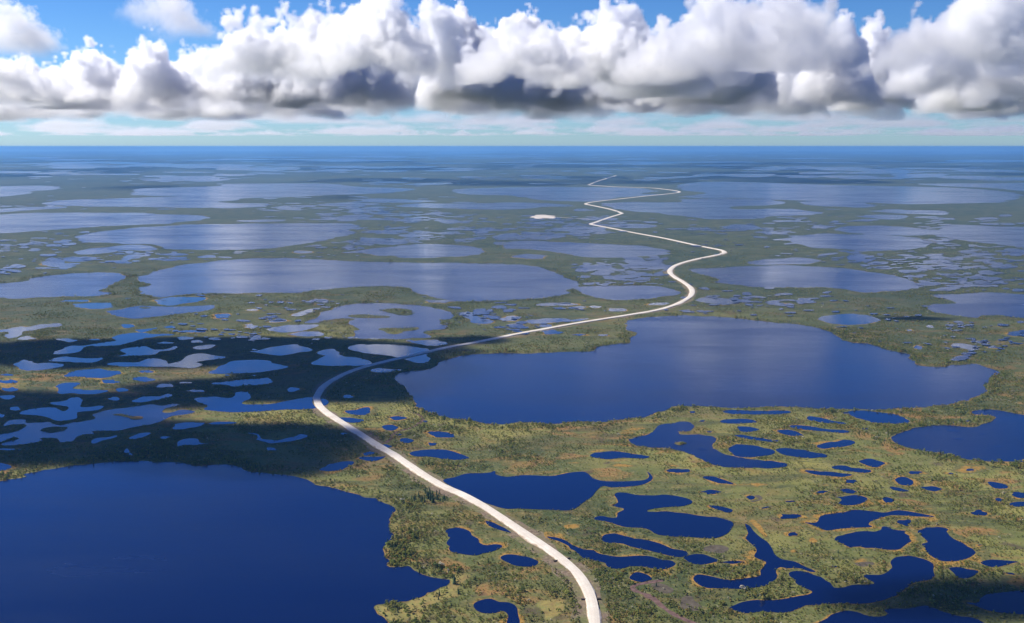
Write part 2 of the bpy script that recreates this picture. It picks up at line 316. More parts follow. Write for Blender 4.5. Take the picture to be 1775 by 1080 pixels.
 ('b2', "415,465 470,430 510,410 450,400 455,380 530,366 575,385 600,415 700,435 780,465 720,478 560,475"),
 ('b2', "640,360 690,340 860,340 1050,350 1180,375 1140,405 1160,425 1130,455 1030,440 900,415 760,405 690,385"),
 ('b2', "335,190 430,150 470,115 580,80 700,65 900,62 1060,75 1200,90 1320,120 1360,150 1290,165 1240,170 1230,195 1320,215 1270,235 1150,255 1180,290 1000,295 850,298 700,290 640,250 690,235 650,200 700,165 600,155 480,165 400,190"),
 ('b1', "340,385 400,370 470,345 560,340 700,325 780,310 760,290 880,265 1000,270 1160,270 1060,285 960,300 890,315 820,345 700,350 580,350 520,385 450,395 370,402"),
 ('b1', "690,115 800,100 950,80 1100,85 1300,75 1450,75 1400,110 1270,130 1080,150 900,162 780,140"),
]
PONDS = [
 ('f', "105,449 125,445 165,446 168,449 150,453 125,453"), ('a3', "35,790 100,775 240,778 250,795 180,805 80,800"),
 ('a2', "640,405 800,402 920,405 1100,413 1220,420 1080,428 900,428 760,422 720,410"), ('a2', "400,445 560,432 740,432 840,440 700,452 560,455"),
 ('a2', "1320,428 1400,424 1500,430 1420,433"), ('a2', "530,530 700,528 860,535 1040,542 940,548 760,545 620,540"), ('a2', "-90,550 0,545 120,540 210,548 120,557 0,560"),
 ('a2', "-90,440 0,435 100,445 0,458 -80,452"), ('a2', "250,755 330,750 400,762 330,770"), ('a2', "700,665 830,668 1000,680 1040,690 960,710 800,705 720,690"), ('a2', "960,650 1050,635 1150,655 1050,662"),
 ('a2', "1450,620 1560,595 1620,610 1540,630"), ('a2', "1330,682 1400,675 1420,685 1360,692"), ('a2', "1460,670 1500,655 1560,668 1500,680"), ('a2', "1640,645 1736,632 1760,650 1690,658"),
 ('a3', "680,580 820,572 960,578 1000,592 900,600 760,598"), ('a3', "1190,605 1280,600 1380,612 1290,618"), ('a3', "1440,590 1520,575 1650,585 1710,600 1620,612 1500,608"), ('a3', "640,432 0,0" if False else "440,478 520,470 590,478 520,488"),
 ('b4', "1250,345 1290,330 1350,335 1440,365 1400,378 1330,365"), ('b4', "1380,320 1420,310 1520,318 1460,330"), ('b4', "1620,270 1680,245 1736,235 1850,240 1850,285 1736,285"),
 ('b4', "275,830 320,818 450,845 540,865 440,868 300,850"), ('b4', "185,885 280,880 420,895 560,915 540,930 440,925 260,905"), ('b4', "95,915 160,912 275,945 200,950 120,935"),
 ('b4', "350,1015 430,995 570,980 595,1000 480,1025 400,1035"), ('b4', "120,1045 180,1033 280,1055 390,1075 300,1090 140,1070"),
 ('f', "1253,713 1275,711 1320,712 1365,712 1368,716 1330,718 1270,718"), ('b3', "1420,850 1460,835 1600,838 1670,855 1560,862 1450,860"), ('b3', "1540,890 1600,885 1690,905 1650,920 1570,918"),
 ('f', "1268,755 1285,753 1310,758 1352,763 1340,767 1295,763"), ('f', "1258,780 1270,773 1305,774 1335,777 1340,785 1325,790 1290,792 1265,787"), ('f', "1022,792 1030,785 1060,782 1090,784 1127,791 1115,795 1080,794 1050,795"),
 ('c3', "1370,690 1450,680 1530,688 1450,700"), ('c3', "790,790 830,755 880,765 930,795 890,810 830,810"),
 ('c4', "595,35 660,20 760,35 795,55 720,72 640,60"), ('c4', "435,75 500,65 640,85 685,100 640,110 500,95"), ('c4', "270,97 400,105 540,115 580,130 520,140 380,130 300,115"),
 ('c4', "840,155 880,138 930,145 965,170 930,192 870,185"), ('c4', "500,225 540,215 600,235 560,250 510,242"), ('c4', "440,265 520,258 600,255 670,275 640,310 560,318 490,312 480,285"),
 ('c4', "1445,175 1480,170 1560,190 1560,212 1500,210"), ('c4', "1590,310 1676,300 1850,300 1850,325 1620,328"), ('c4', "-40,60 0,40 60,40 135,55 60,80 0,80"), ('c4', "815,205 870,205 940,230 880,232"), ('c4', "1010,205 1080,198 1160,218 1090,230"),
 ('c3', "1265,140 1330,135 1420,160 1465,185 1400,190 1310,165"), ('c3', "1300,325 1370,325 1440,345 1460,365 1400,368"),
 ('c2', "420,90 480,60 560,42 640,38 610,75 590,100 500,110 440,105"), ('c2', "690,15 780,10 860,5 800,30 750,38"), ('c2', "1490,420 1540,435 1600,460 1660,500 1580,480 1510,450"),
 ('b2', "590,780 680,775 720,765 770,760 785,800 740,812 650,805"), ('b2', "555,830 640,825 740,845 680,862 600,855"), ('b2', "905,825 970,815 1025,830 960,842"), ('b2', "850,885 900,875 965,890 920,912 870,905"),
 ('b2', "1150,925 1240,915 1345,930 1335,958 1260,960 1190,945"), ('b2', "975,970 1020,962 1068,978 1030,995 985,990"), ('f', "714,785 735,780 770,780 795,785 817,795 780,797 745,792 720,790"), ('b2', "455,700 490,720 480,745 450,740"),
 ('b1', "-20,240 60,228 140,215 200,218 270,202 380,197 385,212 300,222 230,240 150,250 120,280 60,295 30,272 50,255 -20,258"), ('b1', "375,300 440,298 520,308 480,325 430,318"),
 ('b1', "780,415 840,400 800,375 900,355 980,350 1040,370 1120,365 1160,348 1190,355 1150,375 1070,385 1040,405 930,412 860,415"), ('b1', "340,445 430,420 560,430 690,420 700,438 620,460 500,465 440,455"),
 ('b1', "95,470 130,448 170,440 220,465 330,462 405,478 330,500 200,515 110,495"), ('b1', "710,470 780,455 920,460 1000,432 1090,445 1120,470 1200,450 1260,415 1350,398 1430,410 1500,425 1380,440 1310,455 1340,475 1280,495 1170,485 1000,485 800,485"),
 ('b1', "440,545 520,515 650,502 750,508 805,528 740,550 620,558 500,552"), ('f', "371,665 400,660 440,657 466,655 466,663 440,665 400,668"), ('b1', "410,660 430,605 520,600 500,630 560,640 680,640 735,650 640,670 500,668"),
 ('b1', "900,715 960,690 1060,680 1120,670 1140,685 1060,705 960,722"), ('d1', "790,390 850,355 960,345 1030,330 1010,350 900,375 830,400"), ('d1', "1135,350 1220,315 1310,305 1330,320 1260,345 1170,362"),
 ('b1', "1380,860 1340,880 1250,895 1170,900 1165,880 1200,862 1290,855"), ('b1', "1395,868 1470,855 1580,858 1560,868 1450,873"), ('b1', "1160,1010 1170,990 1230,970 1320,970 1360,995 1440,998 1340,1010 1240,1015 1180,1025"),
 ('d1', "1090,450 1120,440 1140,480 1155,505 1130,512 1100,480"), ('d1', "-30,575 50,580 100,605 50,630 -30,635"), ('f', "427,751 440,750 449,752 456,760 479,763 507,755 531,752 535,758 512,765 479,769 450,768 437,764 440,758"),
 ('b2', "1030,310 1080,315 1210,310 1290,335 1200,350 1100,340"), ('b2', "780,505 830,492 900,500 975,508 900,522 800,520"), ('b2', "1395,130 1440,125 1520,155 1600,180 1560,198 1470,195 1430,160"), ('b2', "1640,165 1736,150 1780,155 1750,175 1680,180"),
 ('b2', "100,185 170,165 215,180 150,190"), ('b2', "250,140 330,110 410,98 380,125 300,150"), ('b2', "90,235 220,205 420,208 340,240 220,255"), ('b2', "240,270 350,250 460,250 470,275 350,288"),
 ('b1', "490,70 600,60 760,62 750,90 600,92"), ('b1', "1030,45 1100,25 1200,18 1350,22 1340,45 1250,65 1120,75"), ('b1', "890,240 1000,230 1050,225 1010,245 940,258"), ('b1', "1290,360 1350,345 1440,340 1410,368 1330,372"),
 ('b3', "130,180 230,165 400,162 390,180 230,195 150,200"), ('b3', "400,180 470,165 540,165 480,182"), ('b3', "680,95 790,95 780,115 690,115"), ('b3', "930,65 1000,58 1070,60 1060,72 950,75"), ('b3', "1240,40 1350,25 1540,40 1550,60 1450,75 1350,60"),
]
OVALS = {  # small round pools: centre, half width, half height
 'a1': "340,458 48 12", 'f': "87,457 12 4",
 'b1': "190,293 60 12;815,640 45 12;740,588 55 14;945,572 65 15;975,518 45 9;1110,613 55 12;1310,648 55 9;1230,594 50 5;765,700 40 10;50,585 55 14;60,637 50 12;50,690 55 12;40,540 40 7;500,45 100 7;1490,148 55 14;850,215 48 14;1265,250 90 9;1130,220 35 7;1240,294 55 9;1330,318 40 9;1110,328 50 6;1670,215 45 16;1690,105 30 7;640,306 40 4",
 'd1': "90,457 120 11;1450,350 45 10;130,95 50 14;0,160 40 14",
 'b2': "1193,1003 30 10;885,1018 40 12;120,1037 30 12;265,638 42 12;635,685 40 9;1250,50 90 12;665,292 35 6;805,299 25 5;495,292 28 5",
 'b3': "30,160 35 16;60,207 55 12;255,212 50 12;290,255 60 14;300,72 130 10;470,90 60 8;580,85 40 7;480,272 45 5;640,275 35 5",
 'b4': "1030,360 30 14;1100,215 30 8;965,243 25 6;1590,208 25 10;1710,188 25 8;1525,355 30 8;310,57 40 5;165,65 25 4;1600,305 30 5;1710,330 30 4",
 'c3': "1310,235 60 14;1110,100 60 14;1570,270 30 14",
 'c4': "565,168 42 12;798,292 36 18;985,110 40 11;170,392 60 18;908,433 45 18;1650,255 35 18;1510,285 25 10;1380,372 45 18",
}
ISLETS = [('d1', "360,290 400,270 480,262 570,265 600,275 560,295 460,310 390,305"), ('d1', "1000,150 1080,140 1150,160 1250,165 1240,185 1170,190 1100,170"),
 ('b2', "835,110 900,100 1000,102 1060,115 1075,130 1020,142 950,138 900,122"), ('b2', "640,145 760,138 900,148 880,160 720,160"), ('b2', "840,235 900,225 1000,222 1100,220 1080,240 1000,250 940,268 900,250"), ('b3', "1115,1000 1160,990 1200,1000 1150,1012"),
 ('a1', "1480,425 1600,415 1736,400 1850,398 1850,410 1700,428 1560,430"), ('b1', "920,90 980,86 1010,92 960,98")]
LANDED = []            # every water outline, for keeping plants out of the water
def crosses(p):
    a, b = p, np.roll(p, -1, 0); n = len(p); d = b - a
    cr = lambda u, v: u[..., 0] * v[..., 1] - u[..., 1] * v[..., 0]
    for s in range(0, n, 400):
        A, B, D = a[s:s + 400, None], b[s:s + 400, None], d[s:s + 400, None]
        h1, h2 = cr(D, a[None] - A), cr(D, b[None] - A); g1, g2 = cr(d[None], A - a[None]), cr(d[None], B - a[None])
        k = (h1 * h2 < 0) & (g1 * g2 < 0); i = np.arange(s, min(s + 400, n))[:, None]; j = np.arange(n)[None]; gap = np.abs(i - j); k &= (gap > 1) & (gap < n - 1)
        if k.any(): return True
    return False
def outline(p_px, rng, closed_n=4):
    q = catmull(np.asarray(p_px), closed_n)
    w = G(q); size = np.ptp(w, 0).min(); dist = np.hypot(*w.mean(0))
    w = densify(w, max(1.6, dist * .0016)); n = len(w)
    per = np.sum(np.hypot(*(np.roll(w, -1, 0) - w).T))
    a = min(1.1 + dist * .0014, size * .06)
    nv = normals(w); fl = fractal_loop(n, rng, 7, max(4, int(per / 60)), .70)
    for s in (1, .75, .5, .3, .15, 0):                 # never let a shore cross itself
        q = w + nv * (fl * a * s)[:, None]
        if not crosses(q): return q
    return w
ZL = [0.20]
def water_sheet(name, w):
    z = ZL[0]; ZL[0] += .0005
    return link(name, mesh(name, [(x, y, z) for x, y in w], [tuple(range(len(w)))]), M_POND if np.ptp(w, 0).min() < 120 and np.hypot(*w.mean(0)) < 1900 else M_WATER, kind='structure')
def sedge_ring(w, width, rng, i):
    n = len(w); k = np.clip(.42 + 1.0 * fractal_loop(n, rng, 4, max(3, n // 24)), 0, 1.9) * width
    nv = normals(w); o = w + nv * (k + .1)[:, None]; mid = w + nv * (k * .5 + .05)[:, None]; inn = w - nv * 1.0
    v = [(x, y, .14 + .0003 * i) for x, y in inn] + [(x, y, .10 + .0003 * i) for x, y in mid] + [(x, y, .02) for x, y in o]
    f = [(q * n + j, q * n + (j + 1) % n, (q + 1) * n + (j + 1) % n, (q + 1) * n + j) for q in (0, 1) for j in range(n)]
    me = mesh('sedge', v, f); at = me.attributes.new('outward', 'FLOAT', 'POINT'); at.data.foreach_set('value', np.repeat([0., .5, 1.], n).astype(np.float32))
    o = link('sedge', me, M_SEDGE, kind='stuff'); return o
prng = np.random.default_rng(11); NR = 0
def add_water(name, p_px, ring=None):
    global NR
    w = outline(p_px, prng); water_sheet(name, w); LANDED.append(w)
    d = np.hypot(*w.mean(0))
    if ring is None: ring = 0 if d > 2600 else (4.2 if name == 'pond' else 1.3)
    if ring: NR += 1; sedge_ring(w, ring, prng, NR)
for k, t in LAKES:
    p = pix(k, t); c = p.mean(0); add_water('lake', p, 5.5 if (c[0] > 780 and c[1] > 740 and np.ptp(p[:, 0]) < 230) else None)
for k, t in PONDS: add_water('pond', pix(k, t))
for k, t in OVALS.items():
    x0, y0, s = ZOOM[k]
    for q in t.split(';'):
        c, rx, ry = q.split(); cx, cy = map(float, c.split(',')); rx, ry = float(rx) / s, float(ry) / s; cx, cy = x0 + cx / s, y0 + cy / s
        th = np.arange(10) / 10 * 2 * np.pi; rr = 1 + prng.normal(size=10) * .16; sk = prng.normal() * .5
        add_water('pond', np.stack([cx + rx * rr * (np.cos(th) + 0 * sk), cy + ry * rr * np.sin(th)], 1))
trng = np.random.default_rng(77)
for (x0, y0, x1, y1, n) in ((1180, 725, 1775, 900, 34), (1330, 900, 1775, 1000, 9), (560, 715, 780, 800, 7), (150, 560, 480, 660, 14), (1050, 700, 1250, 780, 5)):   # tiny bog pools
    for _ in range(n):
        c = trng.uniform((x0, y0), (x1, y1)); rx = np.exp(trng.uniform(np.log(4), np.log(13))); ry = rx * trng.uniform(.16, .34); g = np.array(ground_pt(*c))
        if min(np.hypot(*(q - g).T).min() for q in LANDED) < 9: continue
        th = np.arange(9) / 9 * 2 * np.pi; rr = 1 + trng.normal(size=9) * .2; add_water('pond', np.stack([c[0] + rx * rr * np.cos(th), c[1] + ry * rr * np.sin(th + trng.normal() * .4)], 1), 2.6)
for i, (k, t) in enumerate(ISLETS):
    w = outline(pix(k, t), prng)
    link('islet', mesh('islet', [(x, y, .34) for x, y in w], [tuple(range(len(w)))]), M_GROUND, kind='structure')

# strings of small pools farther off, too many to count: one sheet of water in many pieces
BANDS = [  # x0 y0 x1 y1 in the photograph, number, half width range (px), flatness
 (0, 400, 130, 470, 22, 5, 18), (200, 436, 420, 455, 24, 4, 16), (440, 338, 780, 386, 46, 5, 22), (610, 395, 840, 424, 48, 4, 16), (800, 374, 1060, 416, 95, 4, 18),
 (990, 444, 1165, 494, 60, 4, 18), (1400, 432, 1775, 505, 120, 4, 17), (1190, 500, 1440, 530, 16, 4, 14), (1170, 396, 1400, 420, 22, 4, 14), (860, 522, 1020, 572, 14, 4, 12),
 (440, 425, 620, 452, 16, 4, 12), (1580, 372, 1775, 432, 40, 5, 20), (1340, 368, 1560, 402, 24, 4, 16), (330, 545, 470, 590, 20, 3, 9), (430, 520, 640, 545, 20, 3, 9), (0, 300, 440, 322, 16, 8, 60),
 (0, 262, 1775, 300, 110, 8, 70), (440, 296, 1180, 322, 26, 8, 40), (1180, 298, 1775, 314, 22, 10, 60), (1630, 560, 1775, 625, 14, 3, 10), (1200, 520, 1600, 548, 12, 3, 10), (780, 525, 880, 560, 12, 3, 12), (620, 360, 790, 390, 12, 5, 18), (0, 300, 1775, 420, 90, 3, 14), (0, 410, 240, 475, 22, 3, 14), (1000, 400, 1775, 540, 60, 2, 9), (250, 500, 900, 590, 40, 2, 8), (1420, 545, 1775, 620, 22, 2, 8), (120, 395, 260, 424, 3, 5, 12),
]
LAKE_PX = [pix(k, t) for k, t in LAKES]
def in_lake(cx, cy):
    for q in LAKE_PX:
        m = q.mean(0); e = m + (q - m) * (1 + np.array([10., 3.]) / np.maximum(np.ptp(q, 0) * .5, 4.))
        if not (e[:, 0].min() < cx < e[:, 0].max() and e[:, 1].min() < cy < e[:, 1].max()): continue
        x, y = e.T; x2, y2 = np.roll(x, -1), np.roll(y, -1); k = (y <= cy) != (y2 <= cy)
        if (np.sum(x[k] + (cy - y[k]) / (y2[k] - y[k]) * (x2[k] - x[k]) > cx) % 2) == 1: return True
    return False
def far_pools():
    v, f = [], []; rng = np.random.default_rng(5)
    for (x0, y0, x1, y1, n, r0, r1) in BANDS:
        cl = rng.uniform([x0, y0], [x1, y1], (max(2, n // 7), 2))
        for _ in range(int(n * 3.2)):
            if rng.random() < .62: cx, cy = cl[rng.integers(len(cl))] + rng.normal(size=2) * [(x1 - x0) * .07, (y1 - y0) * .08]
            else: cx, cy = rng.uniform([x0, y0], [x1, y1])
            if cy < 263 or in_lake(cx, cy): continue
            rx = np.exp(rng.uniform(np.log(r0 * .7), np.log(r1))); dep = cy - 254
            ry = rx * np.clip(dep / 1700 * rng.uniform(.6, 1.7), .012, .2); ry = min(ry, dep * .1); ry = max(ry, .35)
            m = 22; th = np.arange(m) / m * 2 * np.pi; rr = 1 + .30 * fractal_loop(m, rng, 3, 4)
            w = G(np.stack([cx + rx * rr * np.cos(th) , cy + ry * np.maximum(rr, .3) * np.sin(th + rng.normal() * .3)], 1))
            z = .9 + .0004 * len(f); b = len(v); v += [(x, y, z if cy < 330 else z - .6) for x, y in w]; f.append(tuple(range(b, b + m)))
            if cy > 440: LANDED.append(w)
    return link('ponds', mesh('ponds', v, f), M_WATER, kind='structure')
far_pools()
# ------------------------------------------------------------------ the gravel road on its low bank
ROAD = pix('f', "1032,1110 1030,1075 1027,1050 1021,1030 1010,1008 995,990 970,968 945,950 920,933 890,913 860,893 830,874 800,858 770,845 740,828 710,808 680,788 650,770 620,751 590,732 565,715 553,703 549,693 553,681 562,670 580,658 605,646 635,636 670,627 705,619 740,611 775,603 815,596 860,587 905,578 950,570 1000,561 1050,553 1100,545 1140,538 1170,529 1190,519 1199,511 1200,504 1195,497 1182,488 1170,481 1162,474 1162,468 1170,461 1190,454 1220,447 1245,442 1256,438 1250,434 1235,431 1200,424 1150,413 1100,404 1060,396 1031,390.5 1024,388.5 1031,386 1055,377.5 1076,371 1077,369.3 1060,363.5 1035,358 1017,354.5 1016,353 1030,350 1075,345 1120,340 1160,336 1177,333.5 1172,331 1150,328 1130,326 1100,325 1060,323.7 1024,321 1023,319.5 1040,313 1068,304.5")
RW = catmull(G(ROAD), 6, closed=False)
def resample(p, step0):
    out = [p[0]]; acc = 0
    for a, b in zip(p[:-1], p[1:]):
        d = np.hypot(*(b - a)); acc += d
        if acc >= max(step0, np.hypot(*b) * .004): out.append(b); acc = 0
    return np.array(out)
RW = resample(RW, 4)
def tangents(p):
    t = np.gradient(p, axis=0); return t / np.maximum(np.hypot(*t.T), 1e-6)[:, None]
RT = tangents(RW); RNv = np.stack([-RT[:, 1], RT[:, 0]], 1)
RD = np.hypot(*RW.T)
WID = np.interp(RD, [500, 620, 750, 950, 1300, 2200, 3500, 6000], [6.0, 6.4, 6.6, 6.8, 7.2, 8.2, 9.5, 13])
def strip(p, nv, offs, zs, name, mat, kind='structure'):
    """cross-section swept along a line: offs (m x n) sideways distances, zs heights"""
    n = len(p); v = []; f = []; m = len(offs)
    for i in range(n):
        for j in range(m):
            q = p[i] + nv[i] * offs[j][i]; v.append((q[0], q[1], zs[j] if np.isscalar(zs[j]) else zs[j][i]))
    for i in range(n - 1):
        for j in range(m - 1): a = i * m + j; f.append((a, a + 1, a + m + 1, a + m))
    me = mesh(name, v, f)
    if m > 4:
        at = me.attributes.new('across', 'FLOAT', 'POINT'); at.data.foreach_set('value', np.tile(np.linspace(-1.15, 1.15, m), n).astype(np.float32))
    if sum(q.normal.z for q in me.polygons) < 0: me.flip_normals()
    return link(name, me, mat, kind=kind)
rr = np.random.default_rng(3)
wob = lambda a, base=60: fractal_loop(len(RW), rr, 5, base) * a
h = WID / 2; sc = np.clip(RD / 900, 1, 3)
crown = 1.3
strip(RW, RNv, [h * 1.0 + .8 * sc + wob(.5, 160), h + wob(.45, 240), h * .55, h * 0 + wob(.1), -h * .55, -h + wob(.45, 240), -h - .8 * sc + wob(.5, 160)], [.33, crown - .12, crown, crown + .08, crown, crown - .12, .33], 'road', M_GRAVEL)
near = RD < 2600
P2, N2, h2 = RW[near], RNv[near], h[near]
n2 = len(P2)
def wob2(a, b): return fractal_loop(n2, rr, 5, b) * a
strip(P2, N2, [h2 + 6.5 + wob2(2.0, 70), h2 * .5, -h2 * .5, -h2 - 5.0 + wob2(1.8, 70)], [.05, .31, .31, .05], 'verge', M_VERGE)

# a worn machine track through the scrub and the gravel pad far off
def ribbon(name, p_px, wm, mat, z=.06, base=14):
    p = resample(catmull(G(p_px), 8, closed=False), 2.5); t = tangents(p); nv = np.stack([-t[:, 1], t[:, 0]], 1); n = len(p)
    a = np.full(n, wm / 2) + fractal_loop(n, rr, 5, base) * wm * .16; b = np.full(n, wm / 2) + fractal_loop(n, rr, 5, base) * wm * .16
    return strip(p, nv, [a, -b], [z, z], name, mat)
TRACK = pix('c3', "1000,805 930,815 860,832 815,852 840,878 900,900 950,930 1000,970 1050,1010 1130,1050 1220,1090 1300,1150")
ribbon('track', TRACK, 3.6, M_TRACK)
ribbon('track', pix('b2', "700,950 790,930 870,1000 940,930 1010,905 1080,880 1130,840 1110,810 1060,790"), 3.0, M_TRACK, .065)
pad = densify(G(pix('f', "922,376.6 924,374.6 931,373.6 944,373.4 955,374.2 963,374.8 961,376.6 957,378.4 944,378.2 934,379.2 926,378.2")), 12.); nb = len(pad); c0 = pad.mean(0)
pad = pad + normals(pad) * (fractal_loop(nb, rr, 5, 12) * 7.)[:, None]
me = mesh('gravel_pad', [(x, y, .5) for x, y in c0 + (pad - c0) * 1.08] + [(x, y, 1.5) for x, y in pad], [(j, (j + 1) % nb, nb + (j + 1) % nb, nb + j) for j in range(nb)] + [tuple(range(nb, 2 * nb))])
link('gravel_pad', me, M_PAD, kind='structure')
ribbon('track', pix('f', "962,376.5 985,378 1010,379.5 1036,382.5"), 6., M_PAD, .7)

# patches of the bog floor with an edge of their own
def patch(name, key, text, mat, z):
    w = outline(pix(key, text), prng); n = len(w); c = w.mean(0); sz = np.ptp(w, 0).min()
    w = w + normals(w) * (fractal_loop(n, prng, 4, max(5, n // 9)) * sz * .05)[:, None]; v = [(c[0], c[1], z)]; val = [0.]
    for s, a, dz in ((.45, .25, .006), (.75, .55, .003), (1.0, 1.05, 0.)):
        for q in c + (w - c) * s: v.append((q[0], q[1], z - (1 - s) * 0 + dz)); val.append(a)
    f = [(0, 1 + j, 1 + (j + 1) % n) for j in range(n)] + [(1 + r * n + j, 1 + (r + 1) * n + j, 1 + (r + 1) * n + (j + 1) % n, 1 + r * n + (j + 1) % n) for r in (0, 1) for j in range(n)]
    me = mesh(name, v, f); at = me.attributes.new('outward', 'FLOAT', 'POINT'); at.data.foreach_set('value', np.array(val, np.float32))
    if sum(q.normal.z for q in me.polygons) < 0: me.flip_normals()
    link(name, me, mat, kind='stuff'); return w
OPEN = []
OPEN.append(patch('sedge', 'c2', "1105,880 1180,855 1255,805 1300,770 1370,760 1385,775 1340,830 1290,900 1180,960 1080,1000 1000,1050 985,1035 1010,960 1080,910", M_MEADOW, .05))
OPEN.append(patch('sedge', 'c2', "785,980 830,970 880,1000 930,1060 900,1085 860,1070", M_MEADOW, .055))
OPEN.append(patch('sedge', 'c3', "200,960 240,930 320,915 390,930 370,975 320,1030 260,1065 215,1030", M_MEADOW, .05))
OPEN.append(patch('sedge', 'c2', "1340,960 1440,915 1560,900 1640,930 1676,960 1560,935 1480,945 1450,990 1400,995", M_SEDGE, .05))
for key, t in (('c3', "930,840 980,820 1050,840 1075,870 1000,880"), ('c3', "1115,950 1150,905 1210,915 1250,970 1220,1005 1140,990"), ('c3', "1260,600 1310,575 1400,580 1440,605 1370,630 1290,625"), ('c4', "590,695 640,685 700,690 690,708 620,712"), ('c3', "1560,270 1620,255 1640,280 1580,300")):
    OPEN.append(patch('peat', key, t, M_HOLLOW, .05))
for key, t in (('c4', "560,680 600,660 660,662 690,680 600,700"), ('c4', "1020,335 1080,320 1120,345 1060,362"), ('c4', "270,540 310,520 350,545 310,565"), ('c4', "150,610 190,590 230,610 180,635"), ('c4', "330,190 380,175 425,190 370,205"), ('c4', "1210,95 1320,70 1440,65 1440,95 1350,120 1250,110"),
                ('c4', "1560,780 1640,765 1700,770 1750,860 1650,875 1600,840"), ('c3', "375,45 440,38 500,45 440,55"), ('c3', "350,450 420,435 480,445 430,470 370,472"), ('c3', "640,65 720,50 850,60 760,75 660,75"), ('c3', "1470,185 1560,170 1700,180 1690,200 1520,200"), ('c3', "1000,55 1080,60 1120,70 1050,72"), ('c3', "1530,400 1570,385 1610,420 1660,480 1690,540 1650,520 1600,460"),
                ('b3', "740,920 850,880 960,885 1010,895 900,910 820,935"), ('b3', "500,1060 620,1035 700,1040 610,1062"), ('b4', "260,995 400,985 520,970 620,975 480,985 360,1012"), ('b2', "700,905 820,890 930,900 1000,890 860,925"), ('b1', "0,560 80,545 150,560 180,640 60,720 -20,725 20,640")):
    OPEN.append(patch('sedge', key, t, M_SEDGE, .045))

# ------------------------------------------------------------------ culverts under the road
def culvert(px, py, label):
    g = np.array(ground_pt(px, py)); i = np.argmin(np.hypot(*(RW - g).T)); c = RW[i]; nv = RNv[i]; L = h[i] + 2.6; r = .62
    root = bpy.data.objects.new('culvert', None); S.collection.objects.link(root); root.location = (c[0], c[1], 0); tag(root, label, 'culvert')
    ax = Vector((nv[0], nv[1], 0)); up = Vector((0, 0, 1)); sd = ax.cross(up); n = 20; v = []; f = []; segs = 60
    for k in range(segs + 1):
        s = -L + 2 * L * k / segs; rad = r + (.05 if k % 2 else 0)
        for j in range(n):
            t = 2 * math.pi * j / n; v.append(ax * s + sd * math.cos(t) * rad + up * (.42 + math.sin(t) * rad))
    for k in range(segs):
        for j in range(n): a = k * n + j; b = k * n + (j + 1) % n; f.append((a, b, b + n, a + n))
    link('pipe', mesh('pipe', v, f), M_PIPE, root)
    for sg in (-1, 1):                                   # rim and bore disc at each mouth, inner shade put in as near-black
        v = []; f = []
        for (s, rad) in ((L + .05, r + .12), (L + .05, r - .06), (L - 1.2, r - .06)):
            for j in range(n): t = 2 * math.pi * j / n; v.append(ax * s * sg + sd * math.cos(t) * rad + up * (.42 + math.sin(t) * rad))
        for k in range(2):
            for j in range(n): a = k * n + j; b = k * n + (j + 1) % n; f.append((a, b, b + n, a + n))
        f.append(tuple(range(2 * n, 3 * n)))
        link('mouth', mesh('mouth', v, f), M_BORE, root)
culvert(1027, 1043, 'dark culvert pipe with a mouth showing on either side of the white road')
culvert(972, 970, 'dark culvert pipe under the white road just past its first curve')

# ------------------------------------------------------------------ plants: where they may stand
CELL, GX0, GX1, GY0, GY1 = 2.0, -1700., 1700., 430., 3400.
NX, NY = int((GX1 - GX0) / CELL), int((GY1 - GY0) / CELL)
WET = np.zeros((NY, NX), bool); BIGW = np.zeros((NY, NX), bool); OPN = np.zeros((NY, NX), bool)
def raster(mask, w):
    x, y = w[:, 0], w[:, 1]
    if y.max() < GY0 or y.min() > GY1: return
    x2, y2 = np.roll(x, -1), np.roll(y, -1)
    for j in range(max(0, int((y.min() - GY0) / CELL)), min(NY, int((y.max() - GY0) / CELL) + 1)):
        yy = GY0 + (j + .5) * CELL; k = (y <= yy) != (y2 <= yy)
        if not k.any(): continue
        xs = np.sort(x[k] + (yy - y[k]) / (y2[k] - y[k]) * (x2[k] - x[k]))
        for a, b in zip(xs[::2], xs[1::2]):
            i0, i1 = int(round((a - GX0) / CELL)), int(round((b - GX0) / CELL))
            if i1 > 0 and i0 < NX: mask[j, max(i0, 0):max(i1, i0 + 1)] = True
for w in LANDED:
    raster(WET, w)
    if np.ptp(w, 0).min() > 150: raster(BIGW, w)
ISL = np.zeros_like(WET)
for k, t in ISLETS: raster(ISL, G(catmull(pix(k, t), 4)))
WET &= ~ISL
for w in OPEN: raster(OPN, w)
ROADM = np.zeros_like(WET)
for i in range(len(RW) - 1):
    if RD[i] < 3400:
        n = int(np.hypot(*(RW[i + 1] - RW[i])) / 1.5) + 1
        for k in range(n):
            p = RW[i] + (RW[i + 1] - RW[i]) * k / n; j, ii = int((p[1] - GY0) / CELL), int((p[0] - GX0) / CELL); q = int((h[i] + 3.0) / CELL)
            if 0 <= j < NY and 0 <= ii < NX: ROADM[max(j - q, 0):j + q + 1, max(ii - q, 0):ii + q + 1] = True
TRK = catmull(G(TRACK), 12, closed=False)
for p in TRK:
    j, ii = int((p[1] - GY0) / CELL), int((p[0] - GX0) / CELL)
    if 1 <= j < NY - 1 and 1 <= ii < NX - 1: ROADM[j - 1:j + 1, ii - 1:ii + 1] = True
def dilate(m, n):
    m = m.copy()
    for _ in range(n):
        q = m.copy(); q[1:] |= m[:-1]; q[:-1] |= m[1:]; q[:, 1:] |= m[:, :-1]; q[:, :-1] |= m[:, 1:]; m = q
    return m
WETD = dilate(WET, 1); SHORE = dilate(BIGW, 9); SHORE2 = dilate(BIGW, 3); SMALLD = dilate(WET & ~BIGW, 4)
